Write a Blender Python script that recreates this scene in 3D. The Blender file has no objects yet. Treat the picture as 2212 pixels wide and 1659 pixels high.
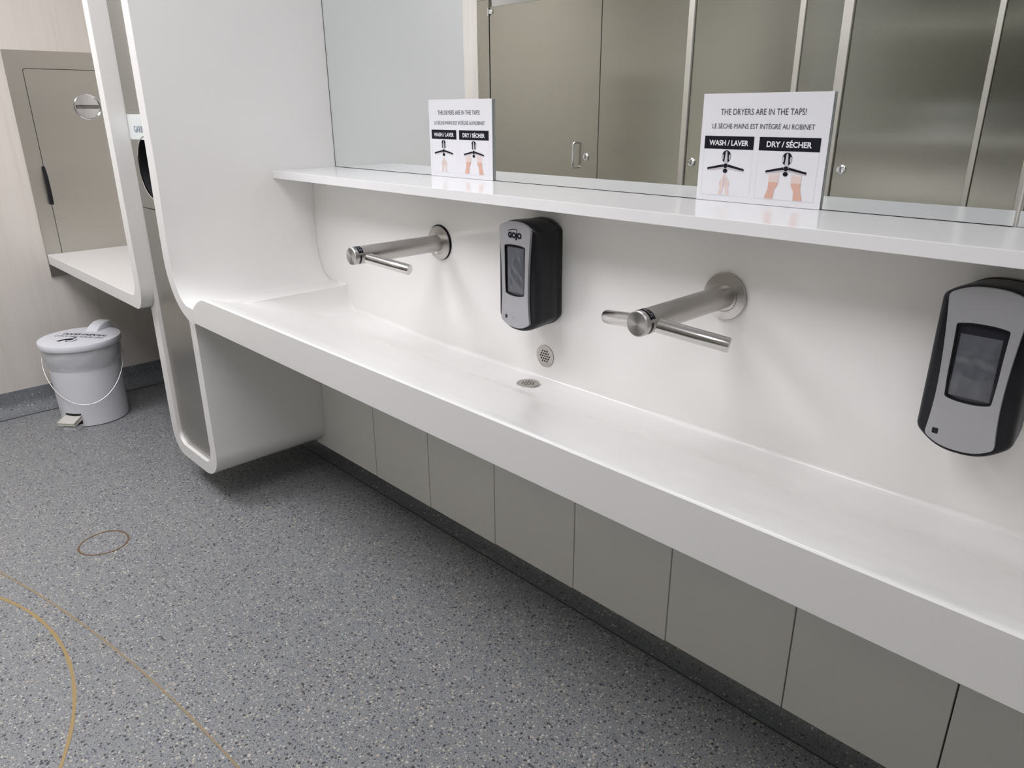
import bpy, bmesh, math, random
from mathutils import Vector, Matrix, noise
random.seed(7)
PI = math.pi
S = bpy.context.scene
COL = S.collection

# ------------------------------------------------------------------ camera, world, exposure
cam_d = bpy.data.cameras.new('camera')
cam_d.sensor_fit = 'HORIZONTAL'; cam_d.sensor_width = 36.0
cam_d.lens = 1592.76 / 2212 * 36.0
cam_d.clip_start = 0.02
cam = bpy.data.objects.new('camera', cam_d); COL.objects.link(cam)
cam.location = (2.407804, -1.456005, 1.354192)
cam.rotation_euler = (1.2152, 0.0054, 0.8015)
S.camera = cam
W = bpy.data.worlds.new('world'); S.world = W; W.use_nodes = True
W.node_tree.nodes['Background'].inputs[0].default_value = (0.9, 0.95, 1, 1)
W.node_tree.nodes['Background'].inputs[1].default_value = 0.02
S.view_settings.view_transform = 'Standard'; S.view_settings.look = 'None'
S.view_settings.gamma = 1.0; S.view_settings.use_curve_mapping = False
S.view_settings.exposure = 0.10
CEIL = 2.62
# ceiling lamps: (x, y, length_x, width_y, strength)
LAMPS = [(-0.50, -1.55, 0.90, 0.80, 15.0),
         (1.00, -1.48, 0.90, 1.20, 7.6),
         (2.80, -1.60, 0.90, 1.00, 3.2)]

# ------------------------------------------------------------------ materials
def mat(name, base, rough=.5, metal=0., spec=.5, **k):
    m = bpy.data.materials.new(name); m.use_nodes = True
    b = m.node_tree.nodes['Principled BSDF']
    b.inputs['Base Color'].default_value = (*base, 1); b.inputs['Roughness'].default_value = rough
    b.inputs['Metallic'].default_value = metal; b.inputs['Specular IOR Level'].default_value = spec
    for a, v in k.items(): b.inputs[a.replace('_', ' ')].default_value = v
    return m
def nd(m, t, **k):
    n = m.node_tree.nodes.new(t)
    for a, v in k.items(): setattr(n, a, v)
    return n
def lk(m, a, b): m.node_tree.links.new(a, b)
def bsdf(m): return m.node_tree.nodes['Principled BSDF']
def pos(m, scale=(1, 1, 1)):
    g = nd(m, 'ShaderNodeNewGeometry'); mp = nd(m, 'ShaderNodeMapping')
    mp.inputs['Scale'].default_value = scale; lk(m, g.outputs['Position'], mp.inputs['Vector'])
    return mp.outputs['Vector']
def ramp(m, fac, stops):
    r = nd(m, 'ShaderNodeValToRGB'); e = r.color_ramp.elements
    while len(e) < len(stops): e.new(.5)
    for i, (p, c) in enumerate(stops):
        e[i].position = p; e[i].color = (*c, 1) if len(c) == 3 else c
    lk(m, fac, r.inputs[0]); return r.outputs[0]
def mixc(m, fac, a, b):
    n = nd(m, 'ShaderNodeMix', data_type='RGBA')
    for s, v in ((n.inputs[0], fac), (n.inputs[6], a), (n.inputs[7], b)):
        if hasattr(v, 'is_output'): lk(m, v, s)
        elif isinstance(v, tuple): s.default_value = (*v, 1)
        else: s.default_value = v
    return n.outputs[2]
def math_n(m, op, a, b):
    n = nd(m, 'ShaderNodeMath', operation=op)
    for s, v in ((n.inputs[0], a), (n.inputs[1], b)):
        if hasattr(v, 'is_output'): lk(m, v, s)
        else: s.default_value = v
    return n.outputs[0]

def solid_surface(name, base, rough, coat=0.):
    m = mat(name, base, rough, spec=.5)
    bsdf(m).inputs['Coat Weight'].default_value = coat; bsdf(m).inputs['Coat Roughness'].default_value = .06
    n = nd(m, 'ShaderNodeTexNoise'); n.inputs['Scale'].default_value = 1.7; n.inputs['Detail'].default_value = 3
    lk(m, pos(m), n.inputs['Vector'])
    c = ramp(m, n.outputs[0], [(.35, tuple(v * .975 for v in base)), (.65, base)])
    lk(m, c, bsdf(m).inputs['Base Color']); return m
WHITE = solid_surface('white_solid_surface', (.86, .848, .822), .27, .2)
SHELFW = solid_surface('polished_white_shelf', (.90, .895, .89), .16, .0)
bsdf(SHELFW).inputs['Specular IOR Level'].default_value = .32
PANELW = solid_surface('white_laminate_panel', (.86, .845, .80), .42)

def steel(name, base, rough, aniso=.7, streak=1.0):
    m = mat(name, base, rough, 1.0, Anisotropic=aniso)
    n = nd(m, 'ShaderNodeTexNoise'); n.inputs['Scale'].default_value = 1.0; n.inputs['Detail'].default_value = 5
    n.inputs['Detail'].default_value = 1; lk(m, pos(m, (.25, .25, 5)), n.inputs['Vector'])
    c = ramp(m, n.outputs[0], [(.3, tuple(v * (1 - .035 * streak) for v in base)), (.7, tuple(min(1, v * (1 + .03 * streak)) for v in base))])
    n2 = nd(m, 'ShaderNodeTexNoise'); n2.inputs['Scale'].default_value = 3.0; n2.inputs['Detail'].default_value = 3
    lk(m, pos(m, (1, 1, 1.6)), n2.inputs['Vector'])
    c = mixc(m, math_n(m, 'MULTIPLY', n2.outputs[0], .10), c, (.60, .50, .36))
    lk(m, c, bsdf(m).inputs['Base Color'])
    t = nd(m, 'ShaderNodeTangent', direction_type='RADIAL', axis='Z'); lk(m, t.outputs[0], bsdf(m).inputs['Tangent'])
    return m
STEEL = steel('brushed_stainless_sheet', (.50, .49, .455), .30)
STEELP = steel('partition_stainless_sheet', (.43, .42, .37), .17, aniso=.9, streak=.35)
TAPM = mat('satin_stainless_tube', (.52, .50, .48), .30, 1.0)
WINGM = mat('bright_stainless_tube', (.70, .68, .67), .20, 1.0)
TAPEND = mat('turned_stainless_disc', (.62, .61, .60), .38, 1.0, Anisotropic=.85)
_t = nd(TAPEND, 'ShaderNodeTangent', direction_type='RADIAL', axis='Y'); lk(TAPEND, _t.outputs[0], bsdf(TAPEND).inputs['Tangent'])
CHROME = mat('polished_chrome', (.85, .85, .86), .06, 1.0)
DULL = mat('cast_grey_metal', (.46, .43, .40), .42, .9)
BEIGE = mat('warm_steel_edge_channel', (.62, .58, .52), .42, .75)
BLACK = mat('black_plastic', (.007, .007, .010), .36, spec=.30)
DARK = mat('dark_void', (.006, .006, .007), .6)
SILVER = mat('silver_painted_plastic', (.40, .40, .415), .36, .35)
INK = mat('printed_black_ink', (.009, .009, .016), .6, spec=.15)
GREYINK = mat('printed_grey_ink', (.085, .08, .105), .6, spec=.15)
LINEINK = mat('thin_grey_printed_line', (.55, .55, .57), .5)
PAPER = mat('white_sign_board', (.80, .80, .82), .4)
CUT = mat('sign_board_cut_edge', (.30, .29, .27), .6)
SKIN = mat('printed_skin_tone', (.70, .43, .34), .5)
SKINL = mat('printed_pale_skin_tone', (.76, .62, .58), .5)
SILV = mat('printed_silver_tone', (.55, .50, .51), .5)
PGREY = mat('printed_light_grey', (.55, .55, .57), .5)
MIRROR = mat('silvered_mirror', (.90, .935, .935), .0, 1.0)
SMOKE = mat('smoked_window_plastic', (.022, .022, .028), .12)
BAG = mat('clear_soap_bag', (.10, .105, .12), .16)
PAIL = mat('white_pail_plastic', (.80, .81, .85), .36)
PEDALM = mat('scuffed_cream_pedal_plastic', (.62, .60, .55), .5)
LINER = mat('thin_translucent_liner', (.78, .79, .80), .18, Alpha=.35)
WIRE = mat('galvanised_wire', (.62, .62, .60), .35, 1.0)
STICK = mat('worn_white_sticker', (.74, .77, .75), .5)
CEILM = mat('white_ceiling_board', (.88, .88, .86), .7)
RUSTL = mat('rusty_brown_ring_stain', (.17, .10, .05), .5)
YLINE = mat('yellow_brown_floor_stain', (.37, .26, .11), .5)
YLINE2 = mat('faint_brown_floor_stain', (.31, .235, .14), .5)
SEAMD = mat('dark_weld_thread', (.07, .072, .076), .5)
LAMPM = mat('lamp_housing', (.8, .8, .8), .5)

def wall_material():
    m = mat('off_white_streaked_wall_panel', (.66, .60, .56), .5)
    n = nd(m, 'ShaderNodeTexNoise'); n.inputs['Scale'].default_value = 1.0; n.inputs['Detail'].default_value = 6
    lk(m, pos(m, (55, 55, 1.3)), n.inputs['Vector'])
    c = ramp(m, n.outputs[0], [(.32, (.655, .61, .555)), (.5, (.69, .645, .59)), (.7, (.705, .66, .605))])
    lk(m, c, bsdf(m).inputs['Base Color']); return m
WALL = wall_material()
WALLP = mat('painted_wall', (.86, .84, .79), .6)

def terrazzo(name, base, dens=1.0):
    m = mat(name, base, .40, spec=.45)
    P = pos(m)
    nz = nd(m, 'ShaderNodeTexNoise'); nz.inputs['Scale'].default_value = 330; nz.inputs['Detail'].default_value = 2
    lk(m, P, nz.inputs['Vector'])
    col = ramp(m, nz.outputs[0], [(.32, tuple(v * .55 for v in base)), (.5, base), (.70, tuple(v * 1.35 for v in base))])
    big = nd(m, 'ShaderNodeTexNoise'); big.inputs['Scale'].default_value = 1.3; lk(m, P, big.inputs['Vector'])
    # distort lookup a little so chips are irregular shards
    ds = nd(m, 'ShaderNodeTexNoise'); ds.inputs['Scale'].default_value = 150; lk(m, P, ds.inputs['Vector'])
    va = nd(m, 'ShaderNodeVectorMath', operation='MULTIPLY_ADD')
    va.inputs[1].default_value = (.005, .005, .0); lk(m, ds.outputs[1], va.inputs[0]); lk(m, P, va.inputs[2])
    def chips(scale, off, lo, hi, thr, colors, c):
        mp = nd(m, 'ShaderNodeMapping'); mp.inputs['Location'].default_value = off; lk(m, va.outputs[0], mp.inputs['Vector'])
        v = nd(m, 'ShaderNodeTexVoronoi'); v.inputs['Scale'].default_value = scale; lk(m, mp.outputs[0], v.inputs['Vector'])
        sep = nd(m, 'ShaderNodeSeparateColor'); lk(m, v.outputs['Color'], sep.inputs[0])
        size = math_n(m, 'MULTIPLY_ADD', sep.outputs[0], hi - lo); m.node_tree.nodes[-1].inputs[2].default_value = lo
        inside = math_n(m, 'LESS_THAN', v.outputs['Distance'], size)
        pick = math_n(m, 'LESS_THAN', sep.outputs[1], thr * dens)
        fac = math_n(m, 'MULTIPLY', inside, pick)
        cc = ramp(m, sep.outputs[2], colors)
        m.node_tree.nodes[-1].color_ramp.interpolation = 'CONSTANT'
        return mixc(m, fac, c, cc)
    col = chips(260, (0, 0, 0), .15, .38, .55, [(0, (.07, .075, .085)), (.4, (.14, .145, .16)), (.7, (.38, .385, .38))], col)
    col = chips(150, (.3, .1, .02), .16, .42, .42, [(0, (.05, .05, .065)), (.35, (.11, .10, .10)), (.6, (.38, .39, .37)), (.85, (.10, .12, .18))], col)
    col = chips(118, (.7, .4, .05), .16, .40, .42, [(0, (.50, .49, .42)), (.45, (.56, .55, .49)), (.8, (.48, .42, .35))], col)
    col = chips(80, (.2, .9, .09), .18, .34, .22, [(0, (.07, .06, .065)), (.5, (.48, .46, .42)), (.75, (.09, .09, .10))], col)
    lk(m, col, bsdf(m).inputs['Base Color'])
    r = math_n(m, 'MULTIPLY_ADD', big.outputs[0], .16); m.node_tree.nodes[-1].inputs[2].default_value = .36
    lk(m, r, bsdf(m).inputs['Roughness'])
    return m
FLOORM = terrazzo('speckled_grey_vinyl_terrazzo', (.255, .263, .268), 1.45)
COVEM = terrazzo('speckled_blue_grey_cove_vinyl', (.20, .212, .225), .40)

def emission(name, col, s):
    m = bpy.data.materials.new(name); m.use_nodes = True; nt = m.node_tree
    nt.nodes.remove(nt.nodes['Principled BSDF']); e = nt.nodes.new('ShaderNodeEmission')
    e.inputs[0].default_value = (*col, 1); e.inputs[1].default_value = s
    nt.links.new(e.outputs[0], nt.nodes['Material Output'].inputs[0]); return m

# ------------------------------------------------------------------ mesh helpers
def obj(name, bm, m, parent=None, smooth=35, loc=None):
    me = bpy.data.meshes.new(name)
    bmesh.ops.recalc_face_normals(bm, faces=bm.faces)
    bm.to_mesh(me); bm.free()
    for x in (m if isinstance(m, (list, tuple)) else [m]): me.materials.append(x)
    if smooth:
        for p in me.polygons: p.use_smooth = True
        me.set_sharp_from_angle(angle=math.radians(smooth))
    o = bpy.data.objects.new(name, me); COL.objects.link(o)
    if parent: o.parent = parent
    if loc is not None: o.location = loc
    return o
def thing(name, label, cat, loc=(0, 0, 0), group=None):
    o = bpy.data.objects.new(name, None); COL.objects.link(o); o.location = loc
    o.empty_display_size = .05
    o['label'] = label; o['category'] = cat
    if group: o['group'] = group
    return o
def tag(o, label, cat, group=None):
    o['label'] = label; o['category'] = cat
    if group: o['group'] = group
    return o
def struct(o): o['kind'] = 'structure'; return o
def setloc(o, base):            # keep world placement of meshes modelled in world space under an empty
    for v in o.data.vertices: v.co -= Vector(base)
    return o
def bx(bm, x0, x1, y0, y1, z0, z1, bev=0, seg=2):
    r = bmesh.ops.create_cube(bm, size=1)
    bmesh.ops.scale(bm, vec=(x1 - x0, y1 - y0, z1 - z0), verts=r['verts'])
    bmesh.ops.translate(bm, vec=((x0 + x1) / 2, (y0 + y1) / 2, (z0 + z1) / 2), verts=r['verts'])
    if bev:
        ed = list({e for v in r['verts'] for e in v.link_edges})
        bmesh.ops.bevel(bm, geom=ed, offset=bev, segments=seg, profile=.5, affect='EDGES')
def box(*a, **k):
    bm = bmesh.new(); bx(bm, *a, **k); return bm
def tube(bm, pts, rad, n=24, caps=True):
    """swept tube through pts; rad number or list"""
    pts = [Vector(p) for p in pts]; rings = []
    prev = None
    for i, p in enumerate(pts):
        d = (pts[min(i + 1, len(pts) - 1)] - pts[max(i - 1, 0)]).normalized()
        if prev is None:
            a = Vector((0, 0, 1)) if abs(d.z) < .9 else Vector((1, 0, 0))
            u = d.cross(a).normalized()
        else: u = (prev - d * prev.dot(d)).normalized()
        prev = u; w = d.cross(u)
        r = rad[i] if isinstance(rad, (list, tuple)) else rad
        rings.append([bm.verts.new(p + (u * math.cos(2 * PI * k / n) + w * math.sin(2 * PI * k / n)) * r) for k in range(n)])
    for a, b in zip(rings, rings[1:]):
        for k in range(n): bm.faces.new((a[k], a[(k + 1) % n], b[(k + 1) % n], b[k]))
    if caps: bm.faces.new(rings[0][::-1]); bm.faces.new(rings[-1])
def lathe(bm, prof, n=48, origin=(0, 0, 0), axis='Z', caps=True):
    O = Vector(origin); rings = []
    for r, h in prof:
        ring = []
        for k in range(n):
            c, s = math.cos(2 * PI * k / n), math.sin(2 * PI * k / n)
            p = {'Z': Vector((r * c, r * s, h)), 'Y': Vector((r * c, h, r * s)), 'X': Vector((h, r * c, r * s))}[axis]
            ring.append(bm.verts.new(O + p))
        rings.append(ring)
    for a, b in zip(rings, rings[1:]):
        for k in range(n): bm.faces.new((a[k], a[(k + 1) % n], b[(k + 1) % n], b[k]))
    if caps and prof[0][0] > 1e-5: bm.faces.new(rings[0][::-1])
    if caps and prof[-1][0] > 1e-5: bm.faces.new(rings[-1])
    bmesh.ops.remove_doubles(bm, verts=bm.verts, dist=1e-6)
def plate(bm, outline, holes, frame, depth):
    """flat plate: outline/holes 2-D loops, frame=(origin,right,up), extruded back by depth along -(right x up)"""
    O, R_, U_ = (Vector(a) for a in frame); N = R_.cross(U_)
    nb = bmesh.new(); ed = []
    for loop in [outline] + list(holes):
        vs = [nb.verts.new((x, y, 0)) for x, y in loop]
        ed += [nb.edges.new((vs[i], vs[(i + 1) % len(vs)])) for i in range(len(vs))]
    bmesh.ops.triangle_fill(nb, use_beauty=True, use_dissolve=False, edges=ed)
    if depth:
        r = bmesh.ops.extrude_face_region(nb, geom=list(nb.faces))
        bmesh.ops.translate(nb, vec=(0, 0, -depth), verts=[v for v in r['geom'] if isinstance(v, bmesh.types.BMVert)])
    for v in nb.verts: v.co = O + R_ * v.co.x + U_ * v.co.y + N * v.co.z
    bmesh.ops.recalc_face_normals(nb, faces=nb.faces)
    me = bpy.data.meshes.new('tmp'); nb.to_mesh(me); nb.free(); bm.from_mesh(me); bpy.data.meshes.remove(me)
def circ(cx, cy, r, n=40, ry=None):
    ry = r if ry is None else ry
    return [(cx + r * math.cos(2 * PI * k / n), cy + ry * math.sin(2 * PI * k / n)) for k in range(n)]
def rrect(x0, x1, y0, y1, r, n=6):
    if not isinstance(r, (list, tuple)): r = [r] * 4      # bl, br, tr, tl
    out = []
    for (cx, cy, a, q) in ((x0 + r[0], y0 + r[0], PI, r[0]), (x1 - r[1], y0 + r[1], 1.5 * PI, r[1]), (x1 - r[2], y1 - r[2], 0, r[2]), (x0 + r[3], y1 - r[3], .5 * PI, r[3])):
        if q < 1e-5: out.append((cx, cy)); continue
        for k in range(n + 1): out.append((cx + q * math.cos(a + k * PI / 2 / n), cy + q * math.sin(a + k * PI / 2 / n)))
    return out
def sweep_y(bm, loop, y0, y1):
    """closed xz loop extruded along y"""
    a = [bm.verts.new((x, y0, z)) for x, z in loop]; b = [bm.verts.new((x, y1, z)) for x, z in loop]; n = len(loop)
    for k in range(n): bm.faces.new((a[k], a[(k + 1) % n], b[(k + 1) % n], b[k]))
    bm.faces.new(a); bm.faces.new(b[::-1])
def flat(name, outline, frame, m, parent, lift=.0004, depth=0.0, holes=()):
    bm = bmesh.new(); O, R_, U_ = (Vector(a) for a in frame)
    plate(bm, outline, holes, (O + R_.cross(U_) * lift, R_, U_), depth)
    return obj(name, bm, m, parent, smooth=0)
def text(name, body, frame, width, height, m, parent, bold=0.0, lift=.0005, anchor=(0, 0)):
    """text laid on frame; its letters fill width x height (height = of the whole ink box), centred at anchor"""
    cu = bpy.data.curves.new('tmp_text', 'FONT'); cu.body = body; cu.offset = bold; cu.resolution_u = 3
    cu.fill_mode = 'FRONT'
    to = bpy.data.objects.new('tmp_text', cu); COL.objects.link(to)
    bpy.context.view_layer.update()
    me = bpy.data.meshes.new_from_object(to.evaluated_get(bpy.context.evaluated_depsgraph_get()))
    bpy.data.objects.remove(to); bpy.data.curves.remove(cu)
    xs = [v.co.x for v in me.vertices]; ys = [v.co.y for v in me.vertices]
    x0, x1, y0, y1 = min(xs), max(xs), min(ys), max(ys)
    O, R_, U_ = (Vector(a) for a in frame); N = R_.cross(U_)
    for v in me.vertices:
        a = ((v.co.x - x0) / (x1 - x0) - .5) * width + anchor[0]
        b = ((v.co.y - y0) / (y1 - y0) - .5) * height + anchor[1]
        v.co = O + R_ * a + U_ * b + N * lift
    me.name = name; me.materials.clear(); me.materials.append(m)
    o = bpy.data.objects.new(name, me); COL.objects.link(o); o.parent = parent
    return o

# ------------------------------------------------------------------ room shell
XE, YS, XR = -1.605, -2.12, 3.9          # end wall, stall fronts, right wall
YB = -3.70                                # wall behind the stalls
struct(obj('floor', box(XE - .1, XR + .1, YB - .1, .1, -.05, 0), FLOORM))
struct(obj('ceiling', box(XE - .1, XR + .1, YB - .1, .1, CEIL, CEIL + .06), CEILM))
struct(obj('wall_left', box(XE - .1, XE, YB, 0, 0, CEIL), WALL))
struct(obj('wall_back', box(XE - .1, XR + .1, 0, .1, 0, CEIL), WALLP))
struct(obj('wall_right', box(XR, XR + .1, YB, 0, 0, CEIL), WALLP))
struct(obj('wall_front', box(XE - .1, XR + .1, YB - .1, YB, 0, CEIL), WALLP))

def cove(name, p0, p1, out, top=.112, rad=.062):
    """coved vinyl skirting along p0-p1, 'out' unit vector into the room, with a welded seam at its toe"""
    bm = bmesh.new(); p0, p1, out = Vector(p0), Vector(p1), Vector(out)
    prof = [(.0, top), (.004, top), (.004, rad)]
    for k in range(1, 9):
        a = k / 8 * PI / 2
        prof.append((.004 + (rad - .004) * (1 - math.cos(a)), rad - (rad - .0025) * math.sin(a)))
    prof += [(rad, 0.0002), (0, 0.0002)]
    A = [bm.verts.new(p0 + out * d + Vector((0, 0, z))) for d, z in prof]
    B = [bm.verts.new(p1 + out * d + Vector((0, 0, z))) for d, z in prof]
    n = len(prof)
    for k in range(n): bm.faces.new((A[k], A[(k + 1) % n], B[(k + 1) % n], B[k]))
    bm.faces.new(A); bm.faces.new(B[::-1])
    o = struct(obj(name, bm, COVEM))
    bm = bmesh.new(); d = (p1 - p0).normalized()
    q = [p0 + out * rad, p1 + out * rad, p1 + out * (rad + .0035), p0 + out * (rad + .0035)]
    vs = [bm.verts.new(v + Vector((0, 0, h))) for h in (.0004, .0026) for v in q]
    for f in ((0, 1, 2, 3), (4, 5, 6, 7), (0, 1, 5, 4), (1, 2, 6, 5), (2, 3, 7, 6), (3, 0, 4, 7)): bm.faces.new([vs[i] for i in f])
    obj('weld_seam', bm, SEAMD, o, smooth=0)
    return o
cove('baseboard_left', (XE, YB, 0), (XE, 0, 0), (1, 0, 0))
bm = bmesh.new(); bx(bm, XE, XR, -.038, 0, 0, .60)
struct(obj('wall_plinth', bm, DARK)); bpy.data.objects['wall_plinth'].name = 'trim_1'
cove('baseboard_back', (XE, -.038, 0), (XR, -.038, 0), (0, -1, 0))

# ------------------------------------------------------------------ ceiling lamps
for i, (x, y, lx, ly, s) in enumerate(LAMPS):
    t = thing('ceiling_lamp', ['large white ceiling lamp above the waste tower, nearest the end wall', 'white ceiling lamp above the middle of the aisle', 'dimmer white ceiling lamp at the right end of the aisle'][i], 'ceiling lamp', (x, y, CEIL), 'ceiling lamps over the aisle')
    bm = bmesh.new()
    plate(bm, rrect(-lx / 2 - .03, lx / 2 + .03, -ly / 2 - .03, ly / 2 + .03, .01), [rrect(-lx / 2, lx / 2, -ly / 2, ly / 2, .005)][::-1], ((0, 0, -.03), (1, 0, 0), (0, -1, 0)), .029)
    obj('housing', bm, LAMPM, t, smooth=0)
    bm = box(-lx / 2 + .001, lx / 2 - .001, -ly / 2 + .001, ly / 2 - .001, -.024, -.018)
    obj('diffuser', bm, emission('lamp_glow', (.972, .963, 1.02), s), t, smooth=0)

# ------------------------------------------------------------------ vanity counter
YC, YWALL, LEDGE, TOP, BOT = -.622, -.1017, .7812, .825, .7325
XEND = 3.45
vc = thing('sink_counter', 'long white trough sink counter curving up into its side panel', 'sink counter', (0, 0, 0))
def arc(cx, cz, rx, rz, a0, a1, n=16):
    return [(cx + rx * math.cos(math.radians(a0 + (a1 - a0) * k / n)), cz + rz * math.sin(math.radians(a0 + (a1 - a0) * k / n))) for k in range(n + 1)]
# side panel: vertical sheet that bends into the ledge
bm = bmesh.new()
INNER = [(0, 2.30), (0, 1.14), (-.003, 1.09), (-.0085, 1.03), (-.0110, .98)] + arc(.080, LEDGE + .130, .0910, .130, 178, 270)
OUTER = arc(.105, .925, .168, .1925, 270, 181) + [(-.0625, 1.0), (-.0605, 1.10), (-.0565, 1.18), (-.0535, 1.28), (-.053, 2.30)]
prof = INNER + [(.1205, LEDGE), (.1205, BOT)] + OUTER
sweep_y(bm, prof, YC, -.0005)
bmesh.ops.bevel(bm, geom=[e for e in bm.edges if all(abs(v.co.y - YC) < 1e-6 for v in e.verts) and len(e.link_faces) == 2], offset=.0025, segments=2, profile=.5, affect='EDGES')
obj('side_panel', bm, WHITE, vc, smooth=22)
# trough deck as a height surface
def zraw(x, y):
    """front lip, long slope, drop into the flat floor; the floor rises towards the left end"""
    far = min(1.0, abs(x - 1.139) / .95)
    fl = .683 + .018 * far ** 1.6
    A = [(-.622, .8235), (-.618, .8249), (-.612, .8250), (-.585, .8185), (-.49, .7850), (-.40, .7575), (-.352, .7430)]
    mid = [(-.338, .7385), (-.322, .7323), (-.306, .7255), (-.290, .7180), (-.272, .7090), (-.250, .6985), (-.215, .6878), (-.17, .6833), (-.1117, .6790)]
    end = [(-.338, .7385), (-.322, .7335), (-.306, .7283), (-.290, .7230), (-.272, .7170), (-.250, .7105), (-.215, .7035), (-.17, .7010), (-.1117, .6985)]
    k = sm((x - .22) / .55) if x < 2 else 1
    P = A + [(a, za * k + zb * (1 - k)) for (a, za), (_, zb) in zip(mid, end)]
    z = P[-1][1]
    for (a, za), (b, zb) in zip(P, P[1:]):
        if a <= y <= b: z = za + (zb - za) * (y - a) / (b - a); break
    if y < -.622: z = P[0][1]
    return z
def zfront(x, y):
    w = .026 * max(0, min(1, (y + .50) / .08)) * max(0, min(1, (-.125 - y) / .03))
    return sum(zraw(x, y + w * (k / 4)) for k in range(-4, 5)) / 9 if w > 0 else zraw(x, y)
def sm(t): t = max(0, min(1, t)); return t * t * (3 - 2 * t)
def zdeck(x, y):
    zf = zfront(x, y)
    if zf >= LEDGE: t = max(0, min(1, (x - .1205) / .10)); s = 1 - (1 - t) ** 2
    else:
        t = max(0, min(1, (x - .171) / .052)); s = (1 - (1 - t) ** 2.2) ** .62
    return LEDGE + (zf - LEDGE) * s
xs = [.12, .1205, .124, .129, .135, .141, .147, .153, .158, .163, .168, .171, .1716, .1725, .174, .176, .179, .183, .188, .194, .201, .21, .223]
x = .26
while x < XEND: xs.append(x); x += .06
xs.append(XEND)
ys = [-.622, -.6215, -.6195, -.617, -.613, -.608, -.60] + [-.60 + .007 * k for k in range(1, 67)]
ys = [y for y in ys if y < -.137] + [-.137, -.130, -.1235, -.1185, -.1147, -.1117]
bm = bmesh.new(); G = []
for x in xs:
    row = []
    for y in ys: row.append(bm.verts.new((x, y, zdeck(x, y))))
    zb = zdeck(x, ys[-1])
    for k in range(1, 6):                         # small fold radius up to the back wall
        a = k / 5 * PI / 2
        row.append(bm.verts.new((x, -.1117 + .0098 * math.sin(a), zb + .010 * (1 - math.cos(a)))))
    G.append(row)
for a, b in zip(G, G[1:]):
    for k in range(len(a) - 1): bm.faces.new((a[k], b[k], b[k + 1], a[k + 1]))
# apron front and underside
F = [[bm.verts.new((x, y, z)) for (y, z) in ((YC, BOT + .003), (YC + .003, BOT), (YC + .10, BOT), (-.36, .700), (-.20, .665), (-.106, .665))] for x in xs]
for i in range(len(xs) - 1):
    bm.faces.new((G[i][0], G[i + 1][0], F[i + 1][0], F[i][0]))
    for k in range(5): bm.faces.new((F[i][k], F[i + 1][k], F[i + 1][k + 1], F[i][k + 1]))
bm.faces.new([G[-1][k] for k in range(len(G[-1]))] + F[-1][::-1])
obj('trough_deck', bm, WHITE, vc, smooth=28)
# back panel between trough and shelf, drawn down behind the trough
bm = box(-.0200, XEND, YWALL, -.0005, .66, 1.1436)
obj('backsplash', bm, WHITE, vc, smooth=0)
# hairline joint of the back panel with the side sheet
bm = bmesh.new()
j = [(px + .003, pz + .0015) for px, pz in INNER if pz < 1.15][:-2]
for a, b in zip(j, j[1:]):
    vs = [bm.verts.new((p[0] + d, YWALL - .0004, p[1] + d)) for p, d in ((a, 0), (b, 0), (b, .0012), (a, .0012))]
    bm.faces.new(vs)
obj('joint_line', bm, mat('cream_joint_filler', (.50, .49, .46), .5), vc, smooth=0)

# shelf
sh = obj('display_shelf', box(.0008, XEND, -.2486, -.0045, 1.1442, 1.1685, bev=.0010), SHELFW, None, 0)
tag(sh, 'glossy white narrow shelf under the mirror above the taps', 'shelf')

# mirrors
for a, b, lab in ((.0025, 2.0965, 'large frameless wall mirror reflecting the steel stalls, from side panel to seam'), (2.1035, XEND, 'second frameless wall mirror right of the vertical seam')):
    t = thing('wall_mirror', lab, 'mirror', (a, 0, 1.1690), 'mirrors above the shelf')
    bm = box(0, b - a, -.0038, -.0006, .001, 1.10); obj('glass', bm, MIRROR, t, smooth=0)
    bm = bmesh.new()
    bx(bm, -.0022, -.0002, -.0042, -.0006, .0, 1.10)
    bx(bm, 0, b - a, -.0044, -.0036, -.0004, .0007)
    obj('edge_seal', bm, DARK if a < 1 else DULL, t, smooth=0)

# access panels below the trough
edges = [-.16, .343, .655, .9717, 1.2874, 1.5925, 1.899, 2.205, 2.515, 2.825, 3.135, XEND]
zb = [.1110, .1085, .1095, .1105, .1125, .1140, .1165, .1165, .117, .117, .117, .117]
words = ['first white access panel under the sink, against the waste tower', 'second white access panel under the sink, counted from the waste tower', 'third white access panel under the sink, counted from the waste tower', 'fourth white access panel under the sink, counted from the waste tower',
         'fifth white access panel under the sink, counted from the waste tower', 'sixth white access panel under the sink, counted from the waste tower', 'seventh white access panel under the sink, counted from the waste tower', 'eighth white access panel under the sink, cut by the right edge of the photo',
         'ninth white access panel, beyond the right edge of the photo', 'tenth white access panel, beyond the right edge of the photo', 'last white access panel at the far right end of the counter']
for i in range(len(edges) - 1):
    bm = box(edges[i] + .0016, edges[i + 1] - .0016, -.1469, -.1289, zb[i + 1] if i else zb[0], .645, bev=.0012)
    if i == 0:      # scribed around the rounded foot of the waste tower
        bm.free(); bm = bmesh.new()
        plate(bm, [(.0012, .645)] + arc(-.120, .1170 + .100, .1215, .1015, 0, -68, 14) + [(-.0735, zb[0]), (edges[1] - .0016, zb[0]), (edges[1] - .0016, .645)], [], ((0, -.1469, 0), (1, 0, 0), (0, 0, 1)), .018)
    tag(obj('access_panel', bm, PANELW, None, 0), words[i], 'access panel', 'white access panels under the sink')
struct(obj('trim_2', box(.0, XEND, -.1285, -.115, .118, .66), mat('dark_backing_board', (.06, .055, .045), .8)))

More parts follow.
